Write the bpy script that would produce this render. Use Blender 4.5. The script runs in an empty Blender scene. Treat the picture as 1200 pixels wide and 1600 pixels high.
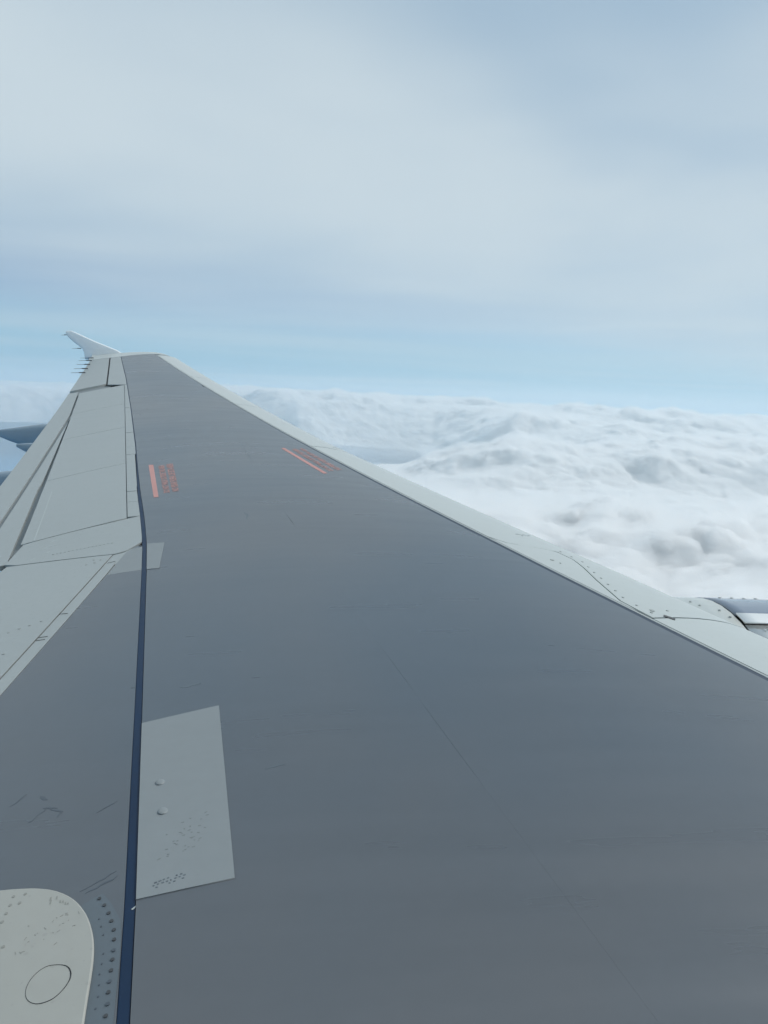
import bpy, bmesh, math, random
import numpy as np
from mathutils import Matrix, Vector

random.seed(7)
scn = bpy.context.scene
COL = scn.collection

# ------------------------------------------------------------------ camera
# X = forward along the aircraft, Y = outboard along the wing, Z = up. Metres, eye level at z = 0.
def rad(a): return math.radians(a)
YAW, PITCH, ROLL = rad(2.5), rad(-8.5), rad(2.4)
_F = Vector((math.sin(YAW)*math.cos(PITCH), math.cos(YAW)*math.cos(PITCH), math.sin(PITCH)))
_R = Vector((math.cos(YAW), -math.sin(YAW), 0))
_U = _R.cross(_F)
_R2 = math.cos(ROLL)*_R + math.sin(ROLL)*_U
_U2 = -math.sin(ROLL)*_R + math.cos(ROLL)*_U
cam_data = bpy.data.cameras.new('camera')
cam = bpy.data.objects.new('camera', cam_data); COL.objects.link(cam)
cam.matrix_world = Matrix(((_R2.x, _U2.x, -_F.x, 0), (_R2.y, _U2.y, -_F.y, 0), (_R2.z, _U2.z, -_F.z, 0), (0, 0, 0, 1)))
cam_data.sensor_fit = 'HORIZONTAL'; cam_data.sensor_width = 36; cam_data.lens = 36
cam_data.clip_start = 0.05; cam_data.clip_end = 400000
scn.camera = cam

# ------------------------------------------------------------------ sun and sky
SUN_AZ, SUN_EL = rad(72), rad(45)          # azimuth from +Y (outboard) towards +X (forward)
to_sun = Vector((math.sin(SUN_AZ)*math.cos(SUN_EL), math.cos(SUN_AZ)*math.cos(SUN_EL), math.sin(SUN_EL)))
sun_data = bpy.data.lights.new('sun', 'SUN')
sun_data.energy = 2.4; sun_data.angle = rad(14); sun_data.color = (1.0, 0.96, 0.9)
sun = bpy.data.objects.new('sun', sun_data); COL.objects.link(sun)
sun.rotation_euler = to_sun.to_track_quat('Z', 'Y').to_euler()

world = bpy.data.worlds.new('World'); scn.world = world; world.use_nodes = True
wn, wl = world.node_tree.nodes, world.node_tree.links
wn.clear()
def W(t, **k):
    n = wn.new(t)
    for a, b in k.items(): setattr(n, a, b)
    return n
def wmath(op, a, b=None, clamp=False):
    n = W('ShaderNodeMath', operation=op, use_clamp=clamp)
    for i, v in enumerate((a, b)):
        if v is None: continue
        if isinstance(v, (int, float)): n.inputs[i].default_value = v
        else: wl.new(v, n.inputs[i])
    return n.outputs[0]
def wsmooth(v, lo, hi):
    n = W('ShaderNodeMapRange', interpolation_type='SMOOTHSTEP')
    wl.new(v, n.inputs[0]); n.inputs[1].default_value = lo; n.inputs[2].default_value = hi
    return n.outputs[0]
sky = W('ShaderNodeTexSky', sky_type='NISHITA', sun_disc=False)
sky.sun_elevation = SUN_EL; sky.sun_rotation = SUN_AZ
sky.altitude = 2500; sky.air_density = 1.0; sky.dust_density = 0.0; sky.ozone_density = 1.0
bg_sky = W('ShaderNodeBackground'); bg_sky.inputs['Strength'].default_value = 0.10
wl.new(sky.outputs[0], bg_sky.inputs['Color'])
tc = W('ShaderNodeTexCoord'); sep = W('ShaderNodeSeparateXYZ'); wl.new(tc.outputs['Generated'], sep.inputs[0])
dx, dy, dz = sep.outputs
zc = wmath('ADD', wmath('MAXIMUM', dz, 0.0), 0.012)
px, py = wmath('DIVIDE', dx, zc), wmath('DIVIDE', dy, zc)
# high cirrostratus sheet: plan coordinates are (px, py) in units of its height; it ends at a straight far edge
AZE = rad(-40)
q = wmath('ADD', wmath('MULTIPLY', px, math.sin(AZE)), wmath('MULTIPLY', py, math.cos(AZE)))
pc = W('ShaderNodeCombineXYZ'); wl.new(px, pc.inputs[0]); wl.new(py, pc.inputs[1])
def wnoise(scale, detail, rough, dist=0.0, sx=1.0, sy=1.0, off=0.0):
    m = W('ShaderNodeMapping'); wl.new(pc.outputs[0], m.inputs[0])
    m.inputs['Scale'].default_value = (sx, sy, 1); m.inputs['Location'].default_value = (off, off*0.7, off*0.3)
    n = W('ShaderNodeTexNoise'); wl.new(m.outputs[0], n.inputs['Vector'])
    n.inputs['Scale'].default_value = scale; n.inputs['Detail'].default_value = detail
    n.inputs['Roughness'].default_value = rough; n.inputs['Distortion'].default_value = dist
    return n.outputs['Fac']
n_edge = wnoise(0.16, 4, 0.5, 0.6, off=26.0)
edge = wsmooth(wmath('ADD', q, wmath('MULTIPLY', wmath('SUBTRACT', n_edge, 0.5), 7.0)), 9.5, 4.0)
n_big = wsmooth(wnoise(0.30, 3, 0.45, 0.3, off=63.1), 0.28, 0.68)
low = wsmooth(dz, 0.30, 0.07)                                     # foreshortened far part of the sheet: its texture averages out
n_big = wmath('ADD', wmath('MULTIPLY', n_big, wmath('SUBTRACT', 1.0, low)), wmath('MULTIPLY', low, wmath('ADD', 0.62, wmath('MULTIPLY', n_big, 0.3))))
dens = wmath('ADD', 0.72, wmath('MULTIPLY', n_big, 0.25))
streak = wmath('MULTIPLY', wsmooth(wnoise(0.11, 3, 0.55, 0.8, sx=0.5, off=21.0), 0.44, 0.70), 0.42)
veil = wmath('MINIMUM', wmath('ADD', wmath('MULTIPLY', dens, edge), wmath('MULTIPLY', streak, wmath('SUBTRACT', 1.0, edge))), 0.97)
hz = wmath('MULTIPLY', wsmooth(dz, 0.12, 0.004), 0.9)          # pale blue air low over the horizon
vr = W('ShaderNodeMix', data_type='RGBA'); wl.new(n_big, vr.inputs['Factor'])
vr.inputs['A'].default_value = (0.355, 0.515, 0.65, 1); vr.inputs['B'].default_value = (0.60, 0.695, 0.75, 1)
bg_veil = W('ShaderNodeBackground'); bg_veil.inputs['Strength'].default_value = 1.0
wl.new(vr.outputs['Result'], bg_veil.inputs['Color'])
bg_low = W('ShaderNodeBackground'); bg_low.inputs['Color'].default_value = (0.195, 0.475, 0.675, 1); bg_low.inputs['Strength'].default_value = 1.0
mixl = W('ShaderNodeMixShader'); wl.new(hz, mixl.inputs[0]); wl.new(bg_sky.outputs[0], mixl.inputs[1]); wl.new(bg_low.outputs[0], mixl.inputs[2])
mixw = W('ShaderNodeMixShader'); wl.new(veil, mixw.inputs[0]); wl.new(mixl.outputs[0], mixw.inputs[1]); wl.new(bg_veil.outputs[0], mixw.inputs[2])
wo = W('ShaderNodeOutputWorld'); wl.new(mixw.outputs[0], wo.inputs[0])

scn.view_settings.view_transform = 'Standard'; scn.view_settings.look = 'None'
scn.view_settings.gamma = 1.0; scn.view_settings.use_curve_mapping = False
scn.view_settings.exposure = 0.0
scn.render.engine = 'CYCLES'
cy = scn.cycles
cy.use_denoising = True
cy.max_bounces = 10; cy.volume_bounces = 10; cy.diffuse_bounces = 2; cy.glossy_bounces = 2; cy.transparent_max_bounces = 16
cy.use_adaptive_sampling = True; cy.adaptive_threshold = 0.03

# ------------------------------------------------------------------ materials
def new_mat(name):
    m = bpy.data.materials.new(name); m.use_nodes = True
    return m, m.node_tree.nodes, m.node_tree.links, m.node_tree.nodes['Principled BSDF']
def paint(name, col, rough=0.4, col2=None, spec=0.5, metal=0.0, var=0.10, streak=0.10, bump=0.0, speck=0.0, coat=0.0):
    """aircraft paint: broad tone drift, streaks along the airflow (X), fine orange-peel relief, small dirt specks"""
    m, n, l, b = new_mat(name)
    tc = n.new('ShaderNodeTexCoord')
    def noise(scale, detail, sc=(1, 1, 1), rough_=0.55):
        mp = n.new('ShaderNodeMapping'); mp.inputs['Scale'].default_value = sc; l.new(tc.outputs['Object'], mp.inputs[0])
        t = n.new('ShaderNodeTexNoise'); t.inputs['Scale'].default_value = scale; t.inputs['Detail'].default_value = detail
        t.inputs['Roughness'].default_value = rough_; l.new(mp.outputs[0], t.inputs['Vector'])
        return t.outputs['Fac']
    def mth(op, a, c):
        k = n.new('ShaderNodeMath'); k.operation = op
        for i, v in enumerate((a, c)):
            if isinstance(v, (int, float)): k.inputs[i].default_value = v
            else: l.new(v, k.inputs[i])
        return k.outputs[0]
    big = noise(0.6, 2); st = noise(3.0, 3, (0.35, 3.2, 1)); fine = noise(26, 1)
    f = mth('ADD', 1.0 - var*0.5 - streak*0.5, mth('ADD', mth('MULTIPLY', big, var), mth('MULTIPLY', st, streak)))
    f = mth('ADD', f, mth('MULTIPLY', mth('SUBTRACT', fine, 0.5), 0.06))
    if speck:
        sp = noise(55, 1, rough_=0.4)
        k = n.new('ShaderNodeMapRange'); l.new(sp, k.inputs[0]); k.inputs[1].default_value = 0.70; k.inputs[2].default_value = 0.76
        k.inputs[3].default_value = 1.0; k.inputs[4].default_value = 1.0 - speck
        f = mth('MULTIPLY', f, k.outputs[0])
    vm = n.new('ShaderNodeVectorMath'); vm.operation = 'SCALE'; vm.inputs[0].default_value = col; l.new(f, vm.inputs['Scale'])
    if col2:
        mx = n.new('ShaderNodeMix'); mx.data_type = 'RGBA'; mx.inputs['A'].default_value = (*col, 1); mx.inputs['B'].default_value = (*col2, 1)
        mr = n.new('ShaderNodeMapRange'); mr.inputs[1].default_value = .35; mr.inputs[2].default_value = .65; l.new(noise(0.8, 3, (0.7, 0.5, 1)), mr.inputs[0])
        l.new(mr.outputs[0], mx.inputs['Factor']); l.new(mx.outputs['Result'], vm.inputs[0])
    l.new(vm.outputs[0], b.inputs['Base Color'])
    l.new(mth('ADD', rough - 0.08, mth('MULTIPLY', st, 0.16)), b.inputs['Roughness'])
    b.inputs['Specular IOR Level'].default_value = spec; b.inputs['Metallic'].default_value = metal
    if coat: b.inputs['Coat Weight'].default_value = coat; b.inputs['Coat Roughness'].default_value = 0.1
    if bump:
        bp = n.new('ShaderNodeBump'); bp.inputs['Strength'].default_value = bump; bp.inputs['Distance'].default_value = 0.02
        l.new(noise(5, 1), bp.inputs['Height']); l.new(bp.outputs[0], b.inputs['Normal'])
    return m
M = {}
M['grey'] = paint('dark_grey_wing_paint', (0.078, 0.099, 0.121), col2=(0.104, 0.112, 0.122), rough=0.30, spec=0.8, var=0.24, streak=0.18, bump=0.03)  # blue-to-grey mottle: paint tone plus sky reflections put into the colour
M['grey2'] = paint('mid_grey_gasket_paint', (0.10, 0.125, 0.145), rough=0.4, spec=0.7, var=0.1, streak=0.1)
M['pale'] = paint('pale_grey_paint', (0.315, 0.345, 0.345), rough=0.42, var=0.08, streak=0.10, speck=0.12)
M['slat'] = paint('slat_pale_paint', (0.46, 0.495, 0.485), rough=0.36, var=0.06, streak=0.06, speck=0.08)
M['patch'] = paint('light_grey_patch_paint', (0.225, 0.25, 0.26), rough=0.5, var=0.10, streak=0.08)
M['cream'] = paint('cream_fairing_paint', (0.35, 0.357, 0.332), rough=0.5, var=0.12, streak=0.05, speck=0.08)
M['navy'] = paint('sealant_painted_sky_blue', (0.007, 0.026, 0.065), rough=0.5, spec=0.3, var=0.5, streak=0.35, bump=0.1)  # dark sealant with the reflected sky's blue put into its colour
M['slate'] = paint('slate_sealant', (0.035, 0.052, 0.08), rough=0.5, spec=0.4, var=0.1, streak=0.1)
M['dark'] = paint('dark_joint', (0.07, 0.078, 0.084), rough=0.7, var=0.2, streak=0.1)
M['white'] = paint('white_winglet_paint', (0.78, 0.80, 0.80), rough=0.28, var=0.04, streak=0.04, coat=0.3)
M['red'] = paint('faded_red_paint', (0.50, 0.25, 0.225), rough=0.5, var=0.2, streak=0.15)
M['redtxt'] = paint('worn_red_lettering', (0.45, 0.245, 0.225), rough=0.5, var=0.3, streak=0.2)
M['cowl'] = paint('blue_grey_cowl_paint', (0.20, 0.235, 0.29), rough=0.25, var=0.08, streak=0.06, coat=0.4)
M['silver'] = paint('silver_cowl', (0.55, 0.57, 0.57), rough=0.22, metal=0.6, var=0.06, streak=0.05)
M['fairing'] = paint('fairing_blue_grey_paint', (0.24, 0.31, 0.37), rough=0.45, var=0.08, streak=0.06)
M['bolt'] = paint('bolt_head', (0.06, 0.066, 0.072), rough=0.5, metal=0.1)
M['body'] = paint('white_fuselage_paint', (0.72, 0.73, 0.73), rough=0.3, coat=0.2)
M['glass'] = paint('cabin_window', (0.03, 0.035, 0.04), rough=0.1)
M['scuff'] = paint('scuff_mark', (0.064, 0.081, 0.10), rough=0.35, spec=0.7)
M['scuff2'] = paint('ink_mark', (0.265, 0.272, 0.25), rough=0.6)
M['seal'] = paint('grey_flap_seal', (0.20, 0.225, 0.235), rough=0.6)
M['rivet'] = paint('painted_rivet', (0.33, 0.355, 0.35), rough=0.5)
M['ink'] = paint('black_line', (0.02, 0.022, 0.025), rough=0.6)
M['lit_edge'] = paint('painted_sunlit_edge', (0.86, 0.88, 0.88), rough=0.25, var=.03, streak=.03, coat=.5)  # sunlit look of the fence's leading edge, put into a brighter colour
M['wear'] = paint('worn_ink', (0.19, 0.21, 0.215), rough=0.6)
M['wick'] = paint('wick_grey', (0.085, 0.095, 0.10), rough=0.6)
M['cloud_glint'] = paint('painted_cloud_reflection', (0.86, 0.86, 0.84), rough=0.3, metal=0.35, var=.04, streak=.03)  # cloud reflection put into the colour of one cowl band
M['chalk'] = paint('chalk_mark', (0.40, 0.44, 0.44), rough=0.6)

# ------------------------------------------------------------------ wing surface
XR_T = [(-1, .16), (1.355, -.41), (1.67, -.486), (2.3, -.646), (2.648, -.734), (3.778, -1.021), (4.255, -1.142), (4.695, -1.263),
        (5.105, -1.386), (5.674, -1.562), (7.297, -2.037), (9.26, -2.634), (11.838, -3.44), (14.197, -4.213), (16, -4.8)]
_xy = np.array(XR_T)
def XR(Y): return np.interp(Y, _xy[:, 0], _xy[:, 1])                       # rear spar line
def XF(Y): return 2.934 - 0.4569*np.asarray(Y, float)                      # front spar line
def wle(Y): return np.interp(Y, [1, 3.5, 5, 8, 14.6], [.81, .721, .619, .402, .273])
def XLE(Y): return 1.67 - .4615*(np.asarray(Y, float) - 3.24) + wle(Y)     # leading edge
def XTE(Y): return np.interp(Y, [-1, 4.5, 14.6, 16], [-2.55, -2.45, -4.85, -5.2])
TH = .13
def _t(s): return 5*TH*(.2969*np.sqrt(s) - .126*s - .3516*s**2 + .2843*s**3 - .1036*s**4)
def gU(s): s = np.clip(s, 0, 1); return _t(s) + .012*np.sin(np.pi*s)
def gL(s): s = np.clip(s, 0, 1); return -.8*_t(s) + .012*np.sin(np.pi*s)
def chord(Y): return XLE(Y) - XTE(Y)
def zplane(Y): Y = np.asarray(Y, float); return -1.30 + math.tan(rad(5))*Y + .003*Y**2
def zdat(Y): return zplane(Y) - .066*chord(Y)
def zU(X, Y):
    c = chord(Y); return zdat(Y) + c*gU((XLE(Y) - np.asarray(X, float))/c)

def link(me, name, mat, parent=None, smooth=True):
    o = bpy.data.objects.new(name, me); COL.objects.link(o)
    if mat is not None: me.materials.append(mat)
    if parent is not None: o.parent = parent
    if smooth:
        for p in me.polygons: p.use_smooth = True
    return o
def mesh_from(bm, name):
    me = bpy.data.meshes.new(name); bm.to_mesh(me); bm.free(); return me

def panel(name, poly, mat, parent, off=0.0, thick=0.012, dx=0.12, dy=0.25, zf=zU):
    """a plate that lies on the wing's upper surface: plan outline (x, y), real thickness, edges with their own faces"""
    bm = bmesh.new()
    f = bm.faces.new([bm.verts.new((x, y, 0)) for x, y in poly])
    f.normal_update()
    if f.normal.z < 0: f.normal_flip()
    xs = [p[0] for p in poly]; ys = [p[1] for p in poly]
    for axis, lo, hi, d in ((0, min(xs), max(xs), dx), (1, min(ys), max(ys), dy)):
        k = math.floor(lo/d) + 1
        while k*d < hi - 1e-6:
            co = [0, 0, 0]; no = [0, 0, 0]; co[axis] = k*d; no[axis] = 1
            bmesh.ops.bisect_plane(bm, geom=bm.verts[:] + bm.edges[:] + bm.faces[:], dist=1e-6, plane_co=co, plane_no=no)
            k += 1
    if name in ('skin_panel', 'trailing_edge_panel'):
        bmesh.ops.remove_doubles(bm, verts=bm.verts[:], dist=.006)      # no sliver faces beside the grid lines
    bmesh.ops.triangulate(bm, faces=[f for f in bm.faces if len(f.verts) > 4])
    bm.verts.ensure_lookup_table()
    XY = np.array([v.co[:2] for v in bm.verts]); Z = zf(XY[:, 0], XY[:, 1]) + off
    for v, z in zip(bm.verts, Z): v.co.z = z
    be = [e for e in bm.edges if e.is_boundary]
    r = bmesh.ops.extrude_edge_only(bm, edges=be)
    for v in [g for g in r['geom'] if isinstance(g, bmesh.types.BMVert)]: v.co.z -= thick
    for e in be: e.smooth = False
    bmesh.ops.recalc_face_normals(bm, faces=bm.faces[:])
    if name in ('skin_panel', 'trailing_edge_panel'):                    # true surface normals on the large plates
        o = link(mesh_from(bm, name), name, mat, parent); me = o.data
        co = np.array([v.co[:] for v in me.vertices]); e = .02
        gx_ = (zf(co[:, 0] + e, co[:, 1]) - zf(co[:, 0] - e, co[:, 1]))/(2*e); gy_ = (zf(co[:, 0], co[:, 1] + .3) - zf(co[:, 0], co[:, 1] - .3))/.6
        N = np.c_[-gx_, -gy_, np.ones(len(co))]; N /= np.linalg.norm(N, axis=1, keepdims=True)
        up = np.array([p.normal.z > .5 for p in me.polygons]); ln = []
        for p, u in zip(me.polygons, up):
            for vi in p.vertices: ln.append(tuple(N[vi]) if u else tuple(p.normal))
        me.normals_split_custom_set(ln)
        return o
    return link(mesh_from(bm, name), name, mat, parent)

def grid_mesh(P, name, mat, parent, close_u=False, smooth=True, cap=False):
    """P: (n, m, 3) grid of points"""
    n, m = P.shape[:2]; V = P.reshape(-1, 3).tolist(); Fc = []
    for i in range(n-1):
        for j in range(m if close_u else m-1):
            a, b = i*m+j, i*m+(j+1) % m
            Fc.append((a, b, b+m, a+m))
    if cap:
        Fc.append(tuple(range(m))[::-1]); Fc.append(tuple(range((n-1)*m, n*m)))
    me = bpy.data.meshes.new(name); me.from_pydata(V, [], Fc); me.update()
    bm = bmesh.new(); bm.from_mesh(me); bmesh.ops.recalc_face_normals(bm, faces=bm.faces[:])
    if cap:
        for f in bm.faces:
            if len(f.verts) > 4:
                for e in f.edges: e.smooth = False
    bm.to_mesh(me); bm.free()
    return link(me, name, mat, parent, smooth)

def tag(o, label=None, cat=None, group=None, kind=None):
    if label: o['label'] = label
    if cat: o['category'] = cat
    if group: o['group'] = group
    if kind: o['kind'] = kind
    return o

jet = bpy.data.objects.new('airliner', None); COL.objects.link(jet)
tag(jet, 'jet airliner whose long dark grey wing with pale edges reaches out over the clouds', 'airplane')

# --- inner wing body, a little below the panels; its dark primer shows in the joints
def section(Y, off, s_end=0.9):
    s = .5*(1 - np.cos(np.linspace(0, math.pi, 40)))*s_end
    c = chord(Y); X0 = XLE(Y)
    dropU = off + np.interp(s, [0, .60, .72, .9], [0, 0, .04, .03])
    up = np.stack([X0 - s*c, np.full_like(s, Y), zdat(Y) + c*gU(s)], -1)
    lo = np.stack([X0 - s*c, np.full_like(s, Y), zdat(Y) + c*gL(s)], -1)
    # offset along the section normal
    def nrm(P, sg):
        d = np.gradient(P, axis=0); n = np.stack([-d[:, 2], 0*d[:, 0], d[:, 0]], -1)*sg
        return n/np.maximum(np.linalg.norm(n, axis=1, keepdims=True), 1e-9)
    nu = nrm(up, -1); nl = nrm(lo, 1)
    nu[0] = nl[0] = (1, 0, 0)
    U = up - nu*dropU[:, None]; L = lo - nl*off
    return np.concatenate([U[::-1], L[1:]])
core = grid_mesh(np.stack([section(y, .014) for y in np.linspace(-0.9, 14.45, 64)]), 'wing_body', M['dark'], jet, close_u=True, cap=True)

# --- upper skin panels
def fsw(y): return float(np.interp(y, [3, 6, 9, 14.4], [.040, .034, .018, .010]))
def xskin(Y): return .173 - .2825*(Y - 2.853)
ys = np.linspace(-.3, 14.15, 60)
sea = [(float(xskin(y)), float(y)) for y in np.linspace(-.3, 11.0, 40)]
tip_a, tip_f = (-4.195, 14.205), (-3.70, 14.455)
def hws(y): return float(np.interp(y, [0, 5.4, 6.6, 14], [.0125, .0125, .004, .003]))
aft = [(float(XR(y)) + hws(y) + .0015, float(y)) for y in ys] + [tip_a, (tip_f[0] - .012, tip_f[1])]
aft += [(float(XF(y)) - fsw(y) - .0015, float(y)) for y in np.linspace(14.3, 11.22, 14)] + [(x - .0001, y) for x, y in sea[::-1]]
panel('skin_panel', aft, M['grey'], jet)
fwd = [(x + .0001, y) for x, y in sea] + [(float(XF(y)) - fsw(y) - .0015, float(y)) for y in np.linspace(11.0, -.3, 40)]
panel('skin_panel', fwd, M['grey'], jet)
# --- seal strips along both spars
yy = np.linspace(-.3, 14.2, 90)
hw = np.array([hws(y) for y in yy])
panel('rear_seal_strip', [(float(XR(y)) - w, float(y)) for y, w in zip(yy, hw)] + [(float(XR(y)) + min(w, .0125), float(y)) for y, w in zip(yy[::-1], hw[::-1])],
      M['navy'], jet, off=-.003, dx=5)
panel('front_seal_strip', [(float(XF(y)) - fsw(y), float(y)) for y in np.linspace(-.3, 14.4, 60)] + [(float(XF(y)) - .001, float(y)) for y in np.linspace(14.4, -.3, 60)],
      M['slate'], jet, off=-.003, dx=5)
panel('front_lip_strip', [(float(XF(y)), float(y)) for y in np.linspace(-.3, 14.4, 60)] + [(float(XF(y)) + .012, float(y)) for y in np.linspace(14.4, -.3, 60)],
      M['slat'], jet, off=-.001, dx=5)

# --- slats: wrap the leading edge from the front spar round to the lower side
RIB = .46
PYL = [(3.30, .018), (3.41, .030), (3.49, .034), (3.585, .040), (3.71, .09), (3.88, .16), (4.09, .26), (4.22, .31), (4.36, .315), (4.40, .24), (4.43, .14), (4.49, .06), (4.60, .018), (15, .018)]
def dend(yb): return np.interp(yb, [p[0] for p in PYL], [p[1] for p in PYL])
def rib_point(yb, d):
    """point on the upper surface d metres ahead of the front spar along a rib square to the leading edge"""
    x = float(XF(yb)) + d; return x, yb + RIB*d
def slat_row(yb, d0, off):
    # distance to the nose along the rib
    lo, hi = 0., 1.2
    for _ in range(40):
        mid = (lo + hi)/2; x, y = rib_point(yb, mid)
        if x < XLE(y): lo = mid
        else: hi = mid
    dn = lo; k = np.linspace(0, 1, 22); pts = []
    for t in k:                                        # upper side, dense at the nose
        d = d0 + (dn - d0)*(1 - (1 - t)**2.2); x, y = rib_point(yb, d); c = float(chord(y)); s = max(0., (float(XLE(y)) - x)/c)
        pts.append((x, y, float(zdat(y)) + c*float(gU(s))))
    for t in k[1:12]:                                  # lower side
        d = dn - (dn*.55)*t**2; x, y = rib_point(yb, d); c = float(chord(y)); s = max(0., (float(XLE(y)) - x)/c)
        pts.append((x, y, float(zdat(y)) + c*float(gL(s))))
    return np.array(pts)
def slat(y0, y1, n=36):
    yb = np.linspace(y0, y1, n)
    yb = np.unique(np.concatenate([yb, [p[0] for p in PYL if y0 < p[0] < y1]]))
    R = np.stack([slat_row(float(y), float(dend(y)) if y0 > 3.38 and y1 < 7.5 else .018, 0) for y in yb])
    o = grid_mesh(R, 'slat', M['slat'], jet)
    md = o.modifiers.new('thickness', 'SOLIDIFY'); md.thickness = .010; md.offset = -1
    es = o.modifiers.new('crisp', 'EDGE_SPLIT'); es.split_angle = rad(40)
    return o
for a, b in ((-.3, 3.372), (3.384, 7.33), (7.346, 9.685), (9.70, 11.95), (11.965, 14.34)):
    slat(a, b)
# fixed panel over the pylon, behind the slat cut-out
pp = [rib_point(y, .015) for y in np.linspace(4.57, 3.46, 12)] + [rib_point(y, float(dend(y)) - .010) for y in (3.52, 3.585, 3.65, 3.71, 3.8, 3.88, 3.98, 4.09, 4.16, 4.22, 4.29, 4.345, 4.375, 4.395, 4.42, 4.455, 4.49, 4.545)]
panel('pylon_panel', pp, M['slat'], jet, dx=.04, dy=.06)

def disc(name, x, y, r, mat, parent, off=.0015, h=.0025, ry=None, seg=10):
    ry = ry or r
    return panel(name, [(x + r*math.cos(t), y + ry*math.sin(t)) for t in np.linspace(0, 2*math.pi, seg, endpoint=False)], mat, parent, off=off + h, thick=h + .002, dx=9, dy=9)
PYO = [o for o in jet.children if o.name.startswith('pylon_panel')][0]
SL2 = [o for o in jet.children if o.name.startswith('slat')][1]
for x, y in [(1.27, 4.531), (1.313, 4.438), (1.352, 4.348), (1.35, 4.225), (1.346, 4.102), (1.35, 3.992), (1.35, 3.876), (1.353, 3.768), (1.355, 3.66), (1.385, 3.553), (1.425, 3.463), (1.534, 3.542)]:
    disc('rivet', x + .012, y + .008, .007, M['rivet'], SL2, h=.001)
for x, y, r in [(1.153, 4.239, .012), (1.189, 4.195, .006)]: disc('rivet', x, y, r, M['rivet'], PYO, h=.001)
SL1 = [o for o in jet.children if o.name.startswith('slat')][0]
disc('drain_port', 1.455, 3.508, .012, M['rivet'], SL2, ry=.016, seg=14, h=.001)
panel('slot', [(1.480, 3.435), (1.493, 3.462), (1.535, 3.428), (1.523, 3.402)][::-1], M['dark'], SL1, off=.0025, thick=.004, dx=9, dy=9)

# ------------------------------------------------------------------ trailing edge, outboard of the kink
def xhinge(Y): return -1.471 - .2943*(Y - 5.064)
def xspte(Y): return -2.035 - .288*(Y - 4.76)
def xvane(Y): return -2.405 - .2395*(Y - 5.304)
seg = [5.10, 5.46, 5.74, 5.885, 6.98, 7.29, 7.585, 7.96, 8.7, 9.42, 10.1, 10.75, 11.2]
for a, b in zip(seg, seg[1:]):
    n = max(2, int((b-a)/.25)+1); t = np.linspace(a + .003, b - .003, n)
    w = .0135 if a < 5.8 else (.011 if a < 6 else .0045)
    panel('hinge_cover', [(float(XR(y)) - w, float(y)) for y in t] + [(xhinge(y) + .002, float(y)) for y in t[::-1]], M['pale'], jet, dx=9, off=random.uniform(-.002, .001))
def spoiler(h0, h1):
    def te(h):
        # walk aft square to the hinge until the spoiler's trailing edge
        d = 0
        while True:
            x, y = xhinge(h) - d, h - .55*d
            if x <= xspte(y): return x, y
            d += .002
    a, b = te(h0), te(h1)
    hs = np.linspace(h0, h1, 8)
    P = [(xhinge(h) - .004, h) for h in hs] + [te(float(h)) for h in hs[::-1]]
    return panel('spoiler', [(float(x), float(y)) for x, y in P], M['pale'], jet, thick=.018)
sp = [spoiler(a, b) for a, b in ((5.075, 6.645), (6.652, 8.245), (8.252, 9.675), (9.682, 11.17))]
# flap: a narrow front element and the main element behind it
ya = np.linspace(4.45, 9.3, 24)
panel('flap_vane', [(xspte(y) - .045*np.interp(y, [4.4, 6.3, 6.35, 9.6], [1.0, 1.15, .85, .3]), float(y)) for y in ya] + [(xvane(y) + .016, float(y)) for y in ya[::-1]], M['pale'], jet, off=-.012, thick=.03)
ym = np.linspace(4.45, 11.08, 30)
flap = panel('flap', [(min(xvane(y), xspte(y) - .015) - .016, float(y)) for y in ym] + [(float(XTE(y)), float(y)) for y in ym[::-1]], M['pale'], jet, off=-.012, thick=.035)

# aileron and its shroud
def xslot(Y): return -3.59 - .2924*(Y - 11.408)
ysl = np.linspace(11.42, 14.16, 14)
panel('aileron_shroud', [(float(XR(y)) - .006, float(y)) for y in np.linspace(11.22, 14.18, 14)] + [(xslot(y) + .012, float(y)) for y in ysl[::-1]] + [(-3.565, 11.36), (xhinge(11.2) - .01, 11.21)], M['pale'], jet)
ail = panel('aileron', [(xslot(y) - .012, float(y)) for y in ysl] + [(float(XTE(y)), float(y)) for y in np.linspace(14.16, 11.17, 14)], M['pale'], jet, thick=.03)

# ------------------------------------------------------------------ kink and inboard trailing edge
kink = [(float(XR(y)) - .014, float(y)) for y in (5.09, 4.95, 4.8, 4.65, 4.56)] + [(-1.262, 4.50), (-1.285, 4.43), (-1.34, 4.384), (-1.536, 4.384), (-1.70, 4.384), (-1.90, 4.384), (-1.985, 4.42), (-2.018, 4.755), (-1.95, 4.80), (-1.78, 4.893), (-1.606, 4.982), (-1.471, 5.056)]
kp = panel('kink_panel', kink, M['pale'], jet)
panel('spoiler', [(-1.356, .2), (-1.356, 4.372), (-1.955, 4.372), (-1.955, 2.2), (-1.955, .2)], M['pale'], jet, thick=.018)
band = [(-1.346, .2), (-1.346, 4.22), (-1.338, 4.25), (-1.322, 4.262), (-1.304, 4.25), (-1.292, 4.21), (-1.289, 4.04), (-1.288, 3.6), (-1.288, .2)]
bo = panel('hinge_fairing', band, M['pale'], jet, off=.001)
panel('flap', [(-1.985, .2), (-1.985, 4.33), (-2.46, 4.33), (-2.54, .2)], M['pale'], jet, off=-.012, thick=.035)
panel('kink_fillet', [(-1.352, 4.20), (-1.352, 4.376), (-1.30, 4.40), (-1.27, 4.46), (-1.255, 4.47), (-1.286, 4.38), (-1.286, 4.20)], M['pale'], jet, off=-.004, thick=.008)
ysl2 = np.linspace(4.44, 11.1, 28)
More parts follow.
